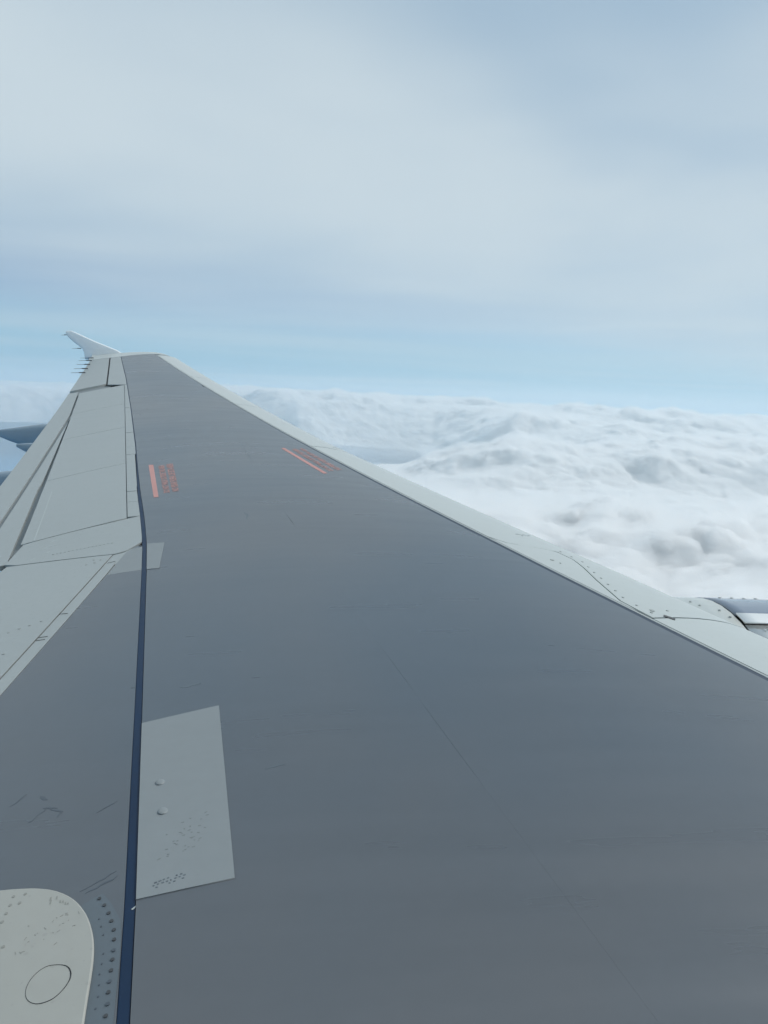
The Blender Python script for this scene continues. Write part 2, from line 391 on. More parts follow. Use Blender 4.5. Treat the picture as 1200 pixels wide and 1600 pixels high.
panel('flap_seal', [(xspte(y) + .03, float(y)) for y in ysl2] + [(xspte(y) - .07, float(y)) for y in ysl2[::-1]], M['seal'], jet, off=-.030, thick=.008)
panel('flap_seal', [(xvane(y) + .03, float(y)) for y in ysl2] + [(xvane(y) - .03, float(y)) for y in ysl2[::-1]], M['seal'], jet, off=-.026, thick=.008)
panel('hinge_seal', [(xhinge(y) + .02, float(y)) for y in np.linspace(5.08, 11.19, 24)] + [(xhinge(y) - .02, float(y)) for y in np.linspace(11.19, 5.08, 24)], M['seal'], jet, off=-.0155, thick=.004)
# dark grey trailing edge panel beside the seal strip
tep = [(float(XR(y)) - .0135, float(y)) for y in np.linspace(-.2, 4.06, 24)] + [(-1.284, 4.032), (-1.285, 3.0), (-1.285, -.2)]
panel('trailing_edge_panel', tep, M['grey'], jet)
panel('trailing_edge_panel', [(float(XR(4.5)) - .0135, 4.498), (-1.252, 4.488), (-1.263, 4.455), (-1.245, 4.45)][::-1], M['grey'], jet, off=-.001)
# light grey repair patches
PATCH = panel('patch', [(float(XR(2.488)) + .0135, 2.488), (-.435, 2.566), (-.25, 1.725), (float(XR(1.681)) + .0135, 1.681)], M['patch'], jet, off=.0025, thick=.003)
panel('patch', [(float(XR(4.5)) + .0135, 4.509), (-1.092, 4.503), (-1.013, 4.063), (float(XR(4.062)) + .0135, 4.061)], M['patch'], jet, off=.0025, thick=.003)
panel('patch', [(-1.284, 4.038), (-1.284, 4.242), (-1.284, 4.40), (-1.262, 4.452), (float(XR(4.47)) - .0135, 4.475), (float(XR(4.067)) - .0135, 4.066)], M['patch'], jet, off=-.001)

# root fairing panel, gasket and bolts
gas = [(-.602, 1.677), (-.562, 1.712), (-.527, 1.671), (-.496, 1.625), (-.484, 1.593), (-.466, 1.527), (-.453, 1.466), (-.441, 1.409), (-.429, 1.356), (-.36, 1.05), (-.30, .8), (-.9, .8), (-.9, 1.67)]
gask = panel('gasket_plate', gas, M['grey2'], jet, off=.002, thick=.003)
rp = [(-1.15, 1.70), (-1.0, 1.738), (-.821, 1.747), (-.75, 1.744), (-.709, 1.736), (-.674, 1.724), (-.635, 1.701), (-.603, 1.673), (-.573, 1.636), (-.548, 1.593), (-.530, 1.552), (-.517, 1.508), (-.508, 1.467), (-.499, 1.421), (-.487, 1.362), (-.45, 1.2), (-.37, .85), (-1.15, .85)]
def chaikin(P, n=2, closed=True):
    for _ in range(n):
        Q_ = []
        for i in range(len(P)):
            a_, b_ = np.array(P[i]), np.array(P[(i+1) % len(P)])
            Q_ += [tuple(.75*a_ + .25*b_), tuple(.25*a_ + .75*b_)]
        P = Q_
    return [(float(x), float(y)) for x, y in P]
root = panel('root_fairing_panel', chaikin(rp, 2), M['cream'], jet, off=.011, thick=.014)
md = root.modifiers.new('edge', 'BEVEL'); md.width = .004; md.segments = 2; md.limit_method = 'ANGLE'; md.angle_limit = rad(50)
for i, (x, y) in enumerate([(-.561, 1.694), (-.542, 1.671), (-.524, 1.645), (-.51, 1.62), (-.496, 1.593), (-.487, 1.565), (-.479, 1.535), (-.474, 1.51), (-.468, 1.482), (-.463, 1.454), (-.457, 1.428), (-.45, 1.4), (-.445, 1.373), (-.438, 1.345), (-.431, 1.317)]):
    disc('bolt', x - .004, y, .0045, M['bolt'] if i not in (6, 9, 11) else M['scuff'], gask, off=.002, h=.002, seg=8)
for x, y in [(-.545, 1.63), (-.533, 1.607), (-.52, 1.582), (-.503, 1.529), (-.498, 1.502), (-.494, 1.475), (-.486, 1.448), (-.479, 1.42), (-.475, 1.392)]:
    disc('bolt', x, y, .0022, M['scuff'], gask, off=.002, h=.001, seg=6)
for x, y in [(-.776, 1.717), (-.75, 1.722), (-.772, 1.69), (-.752, 1.694), (-.77, 1.664), (-.768, 1.639), (-.733, 1.565)]:
    disc('bolt', x, y, .0042, M['scuff2'], root, off=.011, h=.001, seg=8)
# thin line of an oval access cover on the root panel
def ribbon(name, pts, w, mat, parent, off, closed=False, h=.0012):
    P = np.array(pts, float); n = len(P); L, R = [], []
    ww = np.broadcast_to(np.asarray(w, float), (n,))
    for i in range(n):
        a, b = (P[(i-1) % n], P[(i+1) % n]) if closed else (P[max(i-1, 0)], P[min(i+1, n-1)])
        d = (b - a)/max(np.linalg.norm(b - a), 1e-9); nn = np.array([-d[1], d[0]])*ww[i]/2
        L.append(P[i] + nn); R.append(P[i] - nn)
    Lz = np.array(L); Rz = np.array(R)
    def up(A): return np.c_[A, zU(A[:, 0], A[:, 1]) + off + h]
    def dn(A): return np.c_[A, zU(A[:, 0], A[:, 1]) + off - .001]
    G = np.stack([dn(Lz), up(Lz), up(Rz), dn(Rz)], 1)
    if closed: G = np.concatenate([G, G[:1]])
    return grid_mesh(G, name, mat, parent, smooth=False)
ell = [(-.612, 1.501), (-.588, 1.501), (-.569, 1.496), (-.555, 1.481), (-.549, 1.46), (-.554, 1.437), (-.565, 1.418), (-.578, 1.41), (-.597, 1.406), (-.617, 1.415), (-.63, 1.431), (-.636, 1.452), (-.634, 1.473), (-.626, 1.489)]
ell = chaikin(ell, 2)
ribbon('access_cover_edge', ell, np.interp(np.arange(56)/4, range(15), [.0008, .0010, .0020, .0026, .0016, .0012, .0016, .0018, .0010, .0007, .0007, .0007, .0006, .0006, .0008]), M['ink'], root, .0112, closed=True, h=.0005)

# ------------------------------------------------------------------ seals, scuffs and marks
panel('aileron_seal', [(-3.5, 11.0), (-3.5, 11.42), (-3.95, 11.42), (-4.02, 11.0)], M['seal'], jet, off=-.030, thick=.006)
panel('aileron_seal', [(xslot(y) + .03, float(y)) for y in (11.4, 12.3, 13.2, 14.15)] + [(xslot(y) - .03, float(y)) for y in (14.15, 13.2, 12.3, 11.4)], M['ink'], jet, off=-.022, thick=.006)
def mark(name, pts, w, mat, parent=jet, off=.0002, h=.0007): return ribbon(name, pts, w, mat, parent, off, h=h)
mark('skin_joint', [(.173, 2.853), (.24, 2.62)], .0008, M['grey2'], h=.0003)
mark('skin_joint', [(.275, 2.49), (.386, 2.099)], .0008, M['grey2'], h=.0003)
mark('skin_joint', [(-1.068, 7.313), (-.834, 6.459)], .003, M['grey2'], h=.0003)
def smear(pts, w, mat, off=.0002): mark('scuff', chaikin_open(pts), w, mat, off=off, h=.0004)
def chaikin_open(P):
    t = np.linspace(0, 1, 7); A = np.array(P, float); k = np.linspace(0, 1, len(A)); return np.c_[np.interp(t, k, A[:, 0]), np.interp(t, k, A[:, 1])] + np.array([[random.uniform(-.003, .003), random.uniform(-.003, .003)] for _ in t])
taper = np.array([.2, .7, 1, .9, .7, .45, .15])
for pts, w in (([(-.922, 2.146), (-.947, 2.097)], .006), ([(-.875, 2.129), (-.846, 2.109)], .012), ([(-.834, 2.066), (-.863, 2.01)], .005), ([(-.820, 2.062), (-.785, 2.048), (-.79, 2.02)], .007), ([(-.845, 2.07), (-.80, 2.068)], .008),
               ([(-.634, 2.072), (-.679, 2.028)], .004), ([(-.543, 1.769), (-.606, 1.717)], .006), ([(-.555, 1.785), (-.62, 1.725)], .004), ([(-.79, 2.755), (-.775, 2.75)], .012)):
    smear(pts, w*taper, M['scuff'])
for pts, w in (([(-.70, 5.02), (-.665, 4.93), (-.66, 4.85)], .016), ([(-.60, 2.72), (-.53, 2.74)], .012), ([(-.23, 2.17), (-.17, 2.19)], .006)):
    smear(pts, w*taper, M['grey2'])
for i, (x, y, rr0) in enumerate([(-.532, 2.143, .014), (-.491, 2.007, .015)]):
    bmd = bmesh.new(); bmesh.ops.create_uvsphere(bmd, u_segments=16, v_segments=8, radius=1)
    zc0 = float(zU(x, y)) + .002
    for v in bmd.verts: v.co = (x + v.co.x*rr0, y + v.co.y*rr0*1.2, zc0 + v.co.z*.004)
    link(mesh_from(bmd, 'bump'), 'bump', M['patch'], PATCH)
rs = random.Random(3)
for r_ in range(3):
    for c_ in range(8):
        if rs.random() < .25: continue
        x = -.447 + c_*.0095 + r_*.001; y = 1.709 + r_*.010 + c_*.0040
        mark('stamp_mark', [(x, y), (x + rs.uniform(.003, .006), y + rs.uniform(0, .004))], .004, M['scuff'] if rs.random() < .3 else M['grey2'], PATCH, off=.0026, h=.0004)
for i in range(34):
    x = -.46 + rs.uniform(0, .10); y = 1.80 + rs.uniform(0, .14) + (x + .46)*.5
    mark('stamp_mark', [(x, y), (x + rs.uniform(.003, .008), y + rs.uniform(-.002, .006))], .0025, M['wear'], PATCH, off=.0026, h=.0003)
for i in range(26):
    x = -.70 + rs.uniform(0, .11); y = 1.60 + rs.uniform(-.05, .05) + .35*(x + .65)
    mark('stamp_mark', [(x, y), (x + rs.uniform(-.006, .008), y + rs.uniform(-.008, .004))], .0016, M['scuff2'], root, off=.0112, h=.0003)
for x, y, l_ in [(-.682, 1.703, .012), (-.678, 1.694, .014), (-.668, 1.704, .010), (-.655, 1.690, .008), (-.648, 1.688, .007), (-.640, 1.682, .008), (-.634, 1.680, .006)]:
    mark('stamp_mark', [(x, y), (x + .003, y - l_)], .0035, M['scuff2'], root, off=.0112, h=.0003)
for pts, w in (([(-1.80, 4.80), (-1.84, 4.755), (-1.845, 4.73)], .010), ([(-1.78, 4.68), (-1.83, 4.65), (-1.86, 4.61)], .009), ([(-1.785, 4.565), (-1.80, 4.54)], .014), ([(-1.83, 4.475), (-1.85, 4.44)], .012)):
    mark('chalk_mark', chaikin_open(pts), w*taper, M['chalk'], kp, h=.0004)
mark('chalk_mark', [(-2.313, 5.986), (-2.14, 5.385), (-1.98, 4.82)], .008, M['chalk'], sp[0], h=.0006)
for a_, b_ in (((-1.350, 3.551), (-1.31, 3.547)), ((-1.348, 3.30), (-1.308, 3.302)), ((-1.348, 3.27), (-1.308, 3.272)), ((-1.340, 4.225), (-1.302, 4.245))):
    mark('bracket_edge', [a_, b_], .006, M['ink'], bo, off=.0012)
for x, y in [(-1.58, 3.36), (-1.52, 3.40), (-1.485, 3.43), (-1.45, 3.455), (-1.41, 3.49), (-1.53, 3.12), (-1.50, 3.14), (-1.47, 3.15), (-1.44, 3.17), (-1.56, 3.25), (-1.40, 4.30), (-1.42, 4.26), (-1.44, 4.31), (-1.46, 4.24)]:
    disc('rivet', x, y, .006, M['rivet'], [o for o in jet.children if o.name.startswith('spoiler')][-1], h=.0008, seg=8)
for i in range(16):
    disc('rivet', -1.74 + i*.021, 4.50 + i*.006, .005, M['rivet'], kp, h=.0008, seg=6)
mark('stencil_mark', [(1.062, 4.827), (1.085, 4.85), (1.11, 4.84), (1.10, 4.80)], .007, M['scuff'], SL2); mark('stencil_mark', [(1.12, 4.88), (1.15, 4.87), (1.176, 4.925)], .007, M['scuff'], SL2)
mark('stencil_mark', [(-.20, 7.62), (-.155, 7.60)], .008, M['scuff'], [o for o in jet.children if o.name.startswith('slat')][2])
mark('chalk_mark', [(-.478, 1.655), (-.470, 1.665), (-.463, 1.668)], .004, M['chalk'], off=-.0025)

# ------------------------------------------------------------------ warning markings
def bil(Q, u, v): Q = np.array(Q, float); return (1-u)*(1-v)*Q[0] + u*(1-v)*Q[1] + u*v*Q[2] + (1-u)*v*Q[3]
def text_on(body, quad, parent):
    """quad in plan: far-left, far-right, near-right, near-left; letters run from the near end to the far end"""
    cu = bpy.data.curves.new('lettering', 'FONT'); cu.body = body; cu.size = 1; cu.resolution_u = 2; cu.offset = .03
    tmp = bpy.data.objects.new('lettering', cu); COL.objects.link(tmp)
    dg = bpy.context.evaluated_depsgraph_get(); me = bpy.data.meshes.new_from_object(tmp.evaluated_get(dg))
    bpy.data.objects.remove(tmp); bpy.data.curves.remove(cu)
    co = np.array([v.co[:] for v in me.vertices]); lo, hi = co.min(0), co.max(0)
    for v in me.vertices:
        tx = (v.co.x - lo[0])/(hi[0] - lo[0]); ty = (v.co.y - lo[1])/(hi[1] - lo[1])
        p = bil(quad, 1 - ty, 1 - tx); v.co = (p[0], p[1], float(zU(p[0], p[1])) + .0016)
    me.name = 'lettering'
    return link(me, 'lettering', M['redtxt'], parent, smooth=False)
def marking(stripe, t1, t2):
    s = panel('warning_stripe', stripe, M['red'], jet, off=.0012, thick=.002)
    text_on('DO NOT WALK OUTSIDE THIS AREA', t1, s); text_on('NO PISAR FUERA DE ESTA AREA', t2, s)
marking([(-1.712, 6.514), (-1.671, 6.509), (-1.379, 5.513), (-1.413, 5.513)],
        [(-1.619, 6.459), (-1.573, 6.473), (-1.32, 5.614), (-1.366, 5.605)], [(-1.565, 6.506), (-1.508, 6.505), (-1.259, 5.632), (-1.309, 5.628)])
marking([(-.656, 7.067), (-.629, 7.093), (-.198, 6.127), (-.228, 6.106)],
        [(-.565, 7.06), (-.521, 7.1), (-.151, 6.246), (-.188, 6.213)], [(-.503, 7.124), (-.466, 7.156), (-.084, 6.318), (-.128, 6.269)])

# ------------------------------------------------------------------ wing tip, fence and dischargers
def tip_row(Y):
    t = (Y - 14.30)/(14.86 - 14.30); t = min(max(t, 0), 1)
    le = float(XLE(14.30)) - (1 - math.sqrt(max(0, 1 - t**2.6)))*1.02 - .45*(Y - 14.30)
    te = float(XTE(Y)) - .03*t
    s = .5*(1 - np.cos(np.linspace(0, math.pi, 30))); c = le - te
    fl = math.sqrt(max(0.02, 1 - t**5)); c0 = float(chord(14.3))*(1 - .25*t)
    # heights follow the wing's upper surface at the same place, thinning to the outer edge
    X = le - s*c; sw = np.clip((float(XLE(min(Y, 14.5))) - X)/float(chord(min(Y, 14.5))), 0, 1)
    blend = np.clip(s/.10, 0, 1)**.5
    zu_ = float(zdat(Y)) + float(chord(min(Y, 14.5)))*gU(sw)*blend*(.55 + .45*fl)
    zl_ = float(zdat(Y)) + float(chord(min(Y, 14.5)))*gL(sw)*blend*fl
    U = np.stack([X, np.full_like(s, Y), np.maximum(zu_, zl_ + .004)], -1); L = np.stack([X, np.full_like(s, Y), zl_], -1)
    return np.concatenate([U[::-1], L[1:]])
panel('tip_panel', [(-4.395, 14.19), (-4.225, 14.205), (-4.195, 14.212), (-3.705, 14.462), (-3.69, 14.47), (-3.69, 14.50), (-4.86, 14.50), (-4.79, 14.19)], M['slat'], jet, off=-.001)
yt = 14.48 + (14.86 - 14.48)*np.sin(np.linspace(0, math.pi/2, 16))
grid_mesh(np.stack([tip_row(float(y)) for y in yt]), 'wing_tip', M['slat'], jet, close_u=True, cap=True)

fen = [(-4.36, .600), (-4.46, .655), (-4.881, .802), (-5.20, .933), (-5.315, .980), (-5.40, .978), (-5.433, .953), (-5.40, .895), (-5.376, .862), (-5.25, .76), (-5.107, .662), (-5.074, .581), (-5.051, .47), (-4.90, .455), (-4.6, .53)]
def fence():
    bm = bmesh.new()
    O = np.array(fen); c = O.mean(0)
    def ring(k, dy): # inset ring: thin edges, fuller middle, canted outboard with height
        A = c + (O - c)*k
        return [bm.verts.new((x, 14.80 + .16*(z - .5) + dy, z)) for x, z in A]
    n = len(O)
    edge = ring(1, 0); rings = []
    for sg in (-1, 1):
        prev = edge
        for k, d in ((.93, .014), (.75, .022), (.4, .028)):
            cur = ring(k, sg*d)
            for i in range(n): bm.faces.new((prev[i], prev[(i+1) % n], cur[(i+1) % n], cur[i]))
            prev = cur
        bm.faces.new(prev)
    bmesh.ops.recalc_face_normals(bm, faces=bm.faces[:])
    return link(mesh_from(bm, 'wing_tip_fence'), 'wing_tip_fence', M['white'], jet)
fo = fence()
def tube(name, pts, r, mat, parent, seg=8):
    P = []
    for i, p in enumerate(pts):
        d = (Vector(pts[min(i+1, len(pts)-1)]) - Vector(pts[max(i-1, 0)])).normalized(); u = d.cross(Vector((0, 1, 0))).normalized(); v = d.cross(u)
        P.append([list(Vector(p) + (u*math.cos(t) + v*math.sin(t))*r[i]) for t in np.linspace(0, 2*math.pi, seg, endpoint=False)])
    return grid_mesh(np.array(P), name, mat, parent, close_u=True, cap=True)
tube('painted_edge_highlight', [(x - .012, 14.80 + .16*(z - .5), z - .018) for x, z in fen[:6]], [.012, .024, .026, .026, .022, .012], M['lit_edge'], fo, seg=10)  # added strip whose bright colour paints the sunlit edge
def rod(name, a, b, r0, r1, mat, parent, seg=8):
    a, b = Vector(a), Vector(b); d = (b - a).normalized(); u = d.orthogonal().normalized(); v = d.cross(u)
    P = np.array([[list(p + (u*math.cos(t) + v*math.sin(t))*r) for t in np.linspace(0, 2*math.pi, seg, endpoint=False)] for p, r in ((a, r0), (a + (b-a)*.42, r0), (a + (b-a)*.45, r1), (b, r1*.7))])
    return grid_mesh(P, name, mat, parent, close_u=True, cap=True)
for x, y in [(-4.755, 14.28), (-4.69, 13.99), (-4.575, 13.56), (-4.467, 13.12), (-4.368, 12.71)]:
    z = float(zdat(y)); rod('static_discharger', (x + .03, y, z + .028), (x - .19, y - .03, z + .014), .009, .0035, M['wick'], jet)
for a, b in [((-5.13, 14.83, .665), (-5.30, 14.83, .658)), ((-5.41, 14.87, .905), (-5.51, 14.87, .893))]:
    rod('static_discharger', a, b, .007, .003, M['wick'], fo)

# ------------------------------------------------------------------ flap track fairings below the trailing edge
def fairing(Y, x_end, z_end_top, h_end, h_front, half_w=.11, L=1.5, bite=.0):
    ztop0 = float(zdat(Y)) - .015; xte = float(XTE(Y)); P = []
    for t in np.linspace(0, 1, 18):
        x = xte + L - t*(xte + L - x_end)
        k = min(max((xte - x)/(xte - x_end), 0), 1) if x < xte else 0
        zt = ztop0 + (z_end_top - ztop0)*k - (0 if x < xte else .10*(x - xte))
        hgt = h_front + (h_end - h_front)*max(0, k)**1.3
        if t > .93: hgt *= 1 - .10*(t - .93)/.07
        if x > xte: hgt *= max(.25, 1 - ((x - xte)/L)**2)
        w = half_w*(math.sin(math.pi*min(1, .12 + .88*(1-t))**.8/1.0*.5))**.6*(1 if t < .9 else 1 - .45*(t-.9)/.1)
        ring = []
        for a in np.linspace(0, 2*math.pi, 20, endpoint=False):
            ca, sa = math.cos(a), math.sin(a)
            ring.append((x, Y + w*math.copysign(abs(ca)**.7, ca), zt - hgt/2 + hgt/2*math.copysign(abs(sa)**.7, sa)))
        P.append(ring)
    return grid_mesh(np.array(P), 'flap_track_fairing', M['fairing'], jet, close_u=True, cap=True)
fairing(9.1, -4.09, -.555, .095, .31)
fairing(8.1, -3.475, -.635, .036, .12, half_w=.07, L=1.0)
fairing(7.0, -3.75, -.93, .09, .31)

# ------------------------------------------------------------------ engine and pylon
EY, EZ, ER = 4.25, -2.225, 1.12
def cowl(name, x0, x1, a0, a1, mat, prof, seg=60, n=26, parent=None, r_off=0.0):
    P = []
    for x in np.linspace(x0, x1, n):
        r = ER*prof(x) + r_off
        P.append([(x, EY + r*math.cos(a), EZ + r*math.sin(a)) for a in np.linspace(a0, a1, seg)])
    o = grid_mesh(np.array(P), name, mat, parent)
    md = o.modifiers.new('thickness', 'SOLIDIFY'); md.thickness = .012; md.offset = -1
    return o
nac = bpy.data.objects.new('engine', None); COL.objects.link(nac); nac.parent = jet
nac.location = (0, 0, 0)
pf = lambda x: float(np.interp(x, [-.6, .4, 1.2, 2.0, 3.0, 3.9, 4.4, 4.7], [.62, .80, .93, 1.0, 1.0, .985, .94, .86]))
pf_aft = lambda x: float(np.interp(x, [-.6, .4, 1.2, 2.3], [.70, .93, .99, 1.0]))
SEAM = rad(104.6)
cowl('aft_cowl', -.6, 2.152, 0, 2*math.pi, M['slat'], pf_aft, parent=nac)
cowl('fan_cowl', 2.165, 4.2, rad(-30), rad(98.8), M['cowl'], pf, parent=nac)
cowl('painted_reflection_band', 2.165, 4.2, rad(98.9), SEAM - .004, M['cloud_glint'], pf, parent=nac)  # added band painting the clouds' reflection above the seam
cowl('lower_cowl', 2.165, 4.2, SEAM + .004, rad(329), M['silver'], pf, parent=nac)
cowl('inlet_lip', 4.21, 4.7, 0, 2*math.pi, M['silver'], pf, parent=nac)
cowl('inner_duct', -.5, 4.6, 0, 2*math.pi, M['dark'], lambda x: pf(x) - .03, parent=nac, r_off=-.02)
def nrivet(x, a, r=.012, mat='bolt'):
    rr = ER*(pf_aft(x) if x < 2.16 else pf(x)); c = Vector((x, EY + rr*math.cos(a), EZ + rr*math.sin(a))); nrm_ = Vector((0, math.cos(a), math.sin(a)))
    rod('rivet', c - nrm_*.004, c + nrm_*.006, r, r*.9, M[mat], nac, seg=8)
for i in range(9): nrivet(2.28 + i*.075 + (.05 if i > 3 else 0), rad(77.0), .013, 'rivet')
for x, d in [(2.12, 100.5), (2.10, 96), (2.02, 92), (1.95, 91.5), (2.0, 88), (1.85, 88.5), (1.9, 87)]: nrivet(x, rad(d), .009, 'rivet')
for d in (102.5, 107.5): nrivet(2.25, rad(d), .011, 'silver')
# pylon under the leading edge
pyl = []
for x, zt, w in ((-.6, -1.42, .10), (.6, -1.20, .17), (1.4, -1.22, .19), (2.2, -1.30, .16), (3.0, -1.36, .05)):
    zb = EZ + .6
    pyl.append([(x, 4.12 - w, zb), (x, 4.12 - w, zt - .06), (x, 4.12 - w*.6, zt), (x, 4.12 + w*.6, zt), (x, 4.12 + w, zt - .06), (x, 4.12 + w, zb)])
grid_mesh(np.array(pyl, float), 'pylon', M['slat'], jet, close_u=True, cap=True)

# ------------------------------------------------------------------ fuselage, behind the eye
FY, FZ, FR = -2.07, -.45, 1.975
P = []
for x, k in [(-13, .55), (-11, .78), (-9, .92), (-7, 1), (0, 1), (6, 1), (8, .99), (10, .93), (12, .78), (13.4, .5), (14.1, .2)]:
    P.append([(x, FY + FR*k*math.cos(a), FZ + FR*k*math.sin(a) + (1-k)*.3) for a in np.linspace(0, 2*math.pi, 64, endpoint=False)])
fus = grid_mesh(np.array(P), 'fuselage', M['body'], jet, close_u=True, cap=True)
for i in range(-9, 12):
    xw = i*.533; z0 = .0; pts = []
    bm = bmesh.new(); vs = []
    for t in np.linspace(0, 2*math.pi, 16, endpoint=False):
        a_, b_ = math.cos(t), math.sin(t); x = xw + .115*math.copysign(abs(a_)**.6, a_); z = z0 + .165*math.copysign(abs(b_)**.6, b_)
        vs.append(bm.verts.new((x, FY + math.sqrt(FR**2 - (z - FZ)**2) + .004, z)))
    bm.faces.new(vs); link(mesh_from(bm, 'cabin_window'), 'cabin_window', M['glass'], fus, smooth=False)

# ------------------------------------------------------------------ the sea far below
def sea_mat():
    m, n, l, b = new_mat('sea')
    b.inputs['Base Color'].default_value = (0.045, 0.20, 0.36, 1); b.inputs['Roughness'].default_value = 0.35
    tc = n.new('ShaderNodeTexCoord'); t = n.new('ShaderNodeTexNoise'); t.inputs['Scale'].default_value = .004; t.inputs['Detail'].default_value = 6
    l.new(tc.outputs['Object'], t.inputs['Vector'])
    bp = n.new('ShaderNodeBump'); bp.inputs['Strength'].default_value = .4; bp.inputs['Distance'].default_value = 30
    l.new(t.outputs['Fac'], bp.inputs['Height']); l.new(bp.outputs[0], b.inputs['Normal'])
    return m
SEA_Z = -1900
a = np.linspace(0, 2*math.pi, 96, endpoint=False)
rr_ = [0, 3000, 12000, 40000, 160000]
G = np.array([[(r*math.sin(t), r*math.cos(t), SEA_Z) for t in a] for r in rr_[1:]])
sea = grid_mesh(np.concatenate([G[:1]*np.array([.001, .001, 1]), G]), 'sea', sea_mat(), None, close_u=True)
tag(sea, kind='structure')

# ------------------------------------------------------------------ cloud deck: closed billowing bodies of white mist
def _hash(ix, iy, k):
    h = (ix.astype(np.int64)*374761393 + iy.astype(np.int64)*668265263 + k*982451653) & 0xffffffff
    h = ((h ^ (h >> 13))*1274126177) & 0xffffffff
    h = ((h ^ (h >> 16))*2246822519) & 0xffffffff
    return ((h ^ (h >> 15)) & 0xffffff)/float(0xffffff)
def domes(x, y, cell, k):
    """rounded cauliflower heads: 1 at a head's centre, 0 at its rim, heads of unequal size"""
    u, v = x/cell, y/cell; iu, iv = np.floor(u), np.floor(v); best = np.zeros_like(u)
    for a_ in (-1, 0, 1):
        for b_ in (-1, 0, 1):
            cx, cy_ = iu + a_, iv + b_
            jx = cx + .15 + .7*_hash(cx, cy_, k); jy = cy_ + .15 + .7*_hash(cx, cy_, k+1); s = .45 + .55*_hash(cx, cy_, k+2)
            best = np.maximum(best, s*np.sqrt(np.clip(1 - ((u-jx)**2 + (v-jy)**2)/(1.0*s), 0, 1)))
    return best
def vnoise(x, y, cell, k):
    u, v = x/cell, y/cell; iu, iv = np.floor(u), np.floor(v); fu, fv = u-iu, v-iv
    fu = fu*fu*fu*(fu*(fu*6-15)+10); fv = fv*fv*fv*(fv*(fv*6-15)+10)
    h = lambda a_, b_: _hash(iu+a_, iv+b_, k)
    return (h(0,0)*(1-fu)+h(1,0)*fu)*(1-fv) + (h(0,1)*(1-fu)+h(1,1)*fu)*fv
def fbm(x, y, cell, k, n=4):
    s = 0; a_ = .5; t = 0
    for i in range(n): s = s + a_*vnoise(x + 17.3*i, y - 9.1*i, cell/2**i, k+7*i); t += a_; a_ *= .5
    return s/t
def smooth(v, lo, hi): t = np.clip((v-lo)/(hi-lo), 0, 1); return t*t*(3-2*t)
NA, NR = 1080, 860
AZ0, AZ1, R0, R1 = -50, 50, 1500., 60000.
az = np.radians(np.linspace(AZ0, AZ1, NA)); rr = R0*(R1/R0)**np.linspace(0, 1, NR)
RR, AA = np.meshgrid(rr, az, indexing='ij'); CX, CY = RR*np.sin(AA), RR*np.cos(AA); AD = np.degrees(AA)
spacing = RR*math.log(R1/R0)/NR
spacing = (spacing*(RR*(az[1]-az[0]))**2)**(1/3)
def heads(x, y, cell, k):
    """cauliflower heads with bent, uneven rims"""
    a_ = cell*.55
    return domes(x + a_*(fbm(x, y, cell*.9, k+200, 2) - .5)*2, y + a_*(fbm(x, y, cell*.9, k+300, 2) - .5)*2, cell, k)
cover = fbm(CX, CY, 5200, 5, 4)
puffy = .35 + .85*smooth(fbm(CX, CY, 3000, 77, 4), .36, .62)                    # quiet sheets beside towering fields
coarse = 0
for cell, amp, k in ((1900, 75, 11), (900, 85, 23), (430, 90, 37), (210, 84, 41), (105, 54, 53), (52, 28, 67)):
    coarse = coarse + amp*heads(CX, CY, cell, k)*smooth(cell/spacing, 1.2, 3.0)
coarse = coarse + 170*(fbm(CX, CY, 700, 400, 4) - .5)
# large shape of the deck: a field close by, a lower trough, a far bank whose tops reach eye level, an open left side
r_bank = np.interp(AD, [-55, -14, -4, 6, 12, 55], [20500, 20000, 15200, 14600, 11500, 11000])
bank = smooth(RR, r_bank, r_bank + 3600)
top_far = np.interp(AD, [-55, -30, -9, 7, 28, 55], [-110, -110, 60, -30, -200, -230])
base_near = -900 + 520*(cover - .45)
left_open = smooth(AD, -21, -9)
base = base_near*(1-bank) + (top_far - 330)*bank
trough = smooth(RR, 9300, 10800)*(1-bank)*(1-smooth(AD, 3, 12))
base = base - 300*trough - (1-bank)*(1-left_open)*900
hole = lambda ad, r, wa, wr, dep: -dep*np.exp(-((AD-ad)/wa)**2 - ((RR-r)/wr)**2)
base = base + hole(24.6, 4700, 2.4, 700, 420) + hole(15.5, 3800, 1.8, 300, 200)
tower = np.exp(-((AD+15.6)/1.5)**2 - ((RR-22500)/1300)**2)*(.35 + 1.2*fbm(CX*1.0, CY*.3, 420, 611, 3))
base = base + 850*tower
sunk = 0.0
relief = (1 - .8*sunk)*np.interp(RR, [0, 8000, 20000, 60000], [1, 1, 1.15, 1.2])*(puffy*(1-bank) + bank*np.maximum(puffy, .7))*(1 - .92*trough)
TOPZ = base + coarse*relief
BOT = -1030. + 0*CX
FRZ = TOPZ + (10 + 90*fbm(CX, CY, 330, 500, 4)**1.3 + 40*(fbm(CX, CY, 90, 520, 3) - .5))*np.clip(relief, .35, 1) # thin ragged mist over the dense heads
thin = (.2 + 4.0*fbm(CX, CY, 2400, 301, 4)**2)*smooth(AD, -20, -6)
TOPZ = np.maximum(TOPZ, BOT + .2 + thin)
FRZ = np.maximum(FRZ, TOPZ + .3)
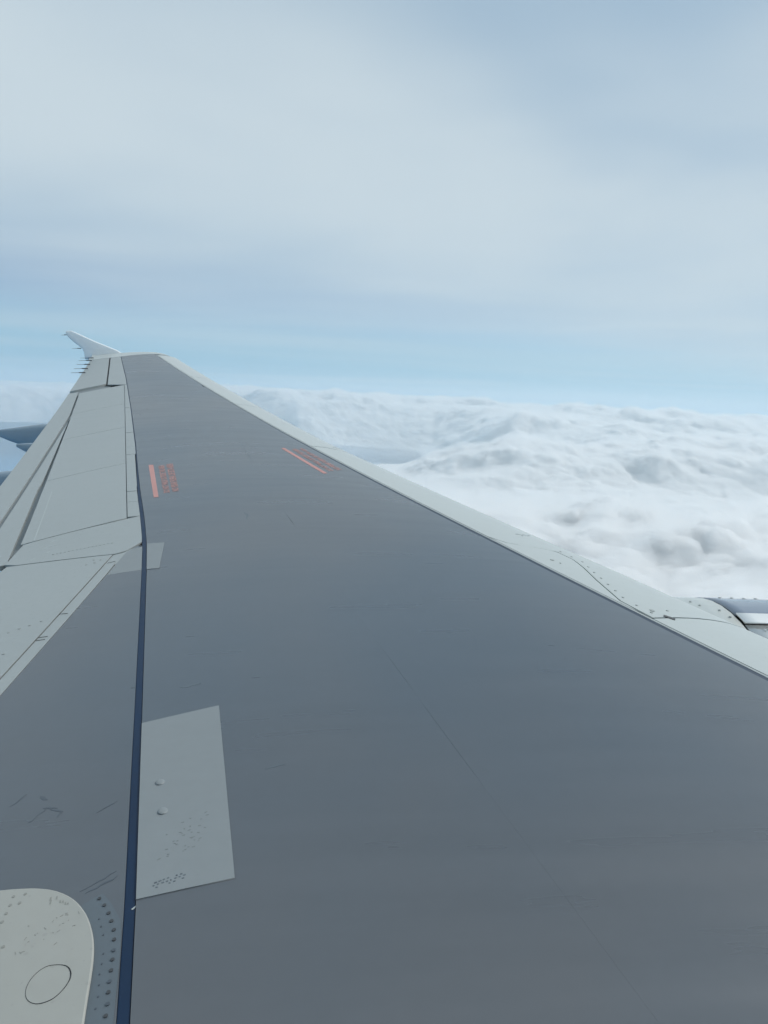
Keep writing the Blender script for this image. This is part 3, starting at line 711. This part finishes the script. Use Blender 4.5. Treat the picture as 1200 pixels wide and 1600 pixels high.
def shell(X, Y, T, zb):
    """closed body: billowing top, upright rim, one flat face below"""
    nr, na = T.shape
    ring = np.concatenate([np.arange(na), np.arange(1, nr)*na + na-1, (nr-1)*na + np.arange(na-2, -1, -1), np.arange(nr-2, 0, -1)*na])
    top = np.stack([X, Y, T], -1).reshape(-1, 3); low = top[ring].copy(); low[:, 2] = zb
    i0 = (np.arange(nr-1)[:, None]*na + np.arange(na-1)[None]).ravel()
    qt = np.stack([i0, i0+1, i0+1+na, i0+na], -1)
    m_ = len(ring); k_ = np.arange(m_); n_ = len(top)
    qw = np.stack([ring, n_ + k_, n_ + (k_+1) % m_, ring[(k_+1) % m_]], -1)
    return np.concatenate([top, low]), np.concatenate([qt, qw]), (n_ + k_)[::-1]
h2 = (slice(None, None, 2), slice(None, None, 2))
V1, Q1, B1 = shell(CX, CY, TOPZ, -1030.5)
V2, Q2, B2 = shell(CX[h2], CY[h2], FRZ[h2], -1031.5)
V = np.concatenate([V1, V2]); o2 = len(V1)
loops = np.concatenate([Q1.ravel(), B1, Q2.ravel() + o2, B2 + o2]).astype(np.int32)
sizes = np.concatenate([np.full(len(Q1), 4), [len(B1)], np.full(len(Q2), 4), [len(B2)]]); starts = np.concatenate([[0], np.cumsum(sizes)[:-1]]).astype(np.int32)
me = bpy.data.meshes.new('clouds')
me.vertices.add(len(V)); me.vertices.foreach_set('co', V.astype(np.float32).ravel())
me.loops.add(len(loops)); me.loops.foreach_set('vertex_index', loops)
me.polygons.add(len(starts)); me.polygons.foreach_set('loop_start', starts)
me.update(calc_edges=True); me.validate()
def mist(name, density):
    cm = bpy.data.materials.new(name); cm.use_nodes = True; cn = cm.node_tree.nodes; cn.clear()
    pv = cn.new('ShaderNodeVolumePrincipled'); pv.inputs['Color'].default_value = (1, 1, 1, 1)
    pv.inputs['Density'].default_value = density; pv.inputs['Anisotropy'].default_value = .25
    co_ = cn.new('ShaderNodeOutputMaterial'); cm.node_tree.links.new(pv.outputs[0], co_.inputs['Volume'])
    return cm
cm = mist('cloud_core', .055); me.materials.append(cm); me.materials.append(mist('cloud_fringe', .0042))
me.polygons.foreach_set('material_index', np.repeat(np.array([0, 1], np.int32), [len(Q1) + 1, len(Q2) + 1])); me.update()
HAZE_TOP = float(FRZ.max()) + 20
deck = link(me, 'clouds', None, None, smooth=False)
tag(deck, 'sea of billowing white cumulus clouds stretching to the horizon below the wing', 'clouds', kind='stuff')

# ------------------------------------------------------------------ haze: the air below the aircraft's level
hm = bpy.data.materials.new('haze_air'); hm.use_nodes = True; hn = hm.node_tree.nodes; hn.clear()
hv = hn.new('ShaderNodeVolumePrincipled'); hv.inputs['Color'].default_value = (0.76, 0.91, 1.0, 1)
hv.inputs['Density'].default_value = 4.0e-5; hv.inputs['Anisotropy'].default_value = .2
ho = hn.new('ShaderNodeOutputMaterial'); hm.node_tree.links.new(hv.outputs[0], ho.inputs['Volume'])
bm = bmesh.new(); bmesh.ops.create_cube(bm, size=1)
for v in bm.verts: v.co = (v.co.x*170000*2, v.co.y*170000*2, SEA_Z - 1 if v.co.z < 0 else HAZE_TOP)
haze = link(mesh_from(bm, 'haze'), 'haze', hm, None, smooth=False)
tag(haze, 'thin pale blue haze filling the air around and below the wing', 'haze', kind='stuff')
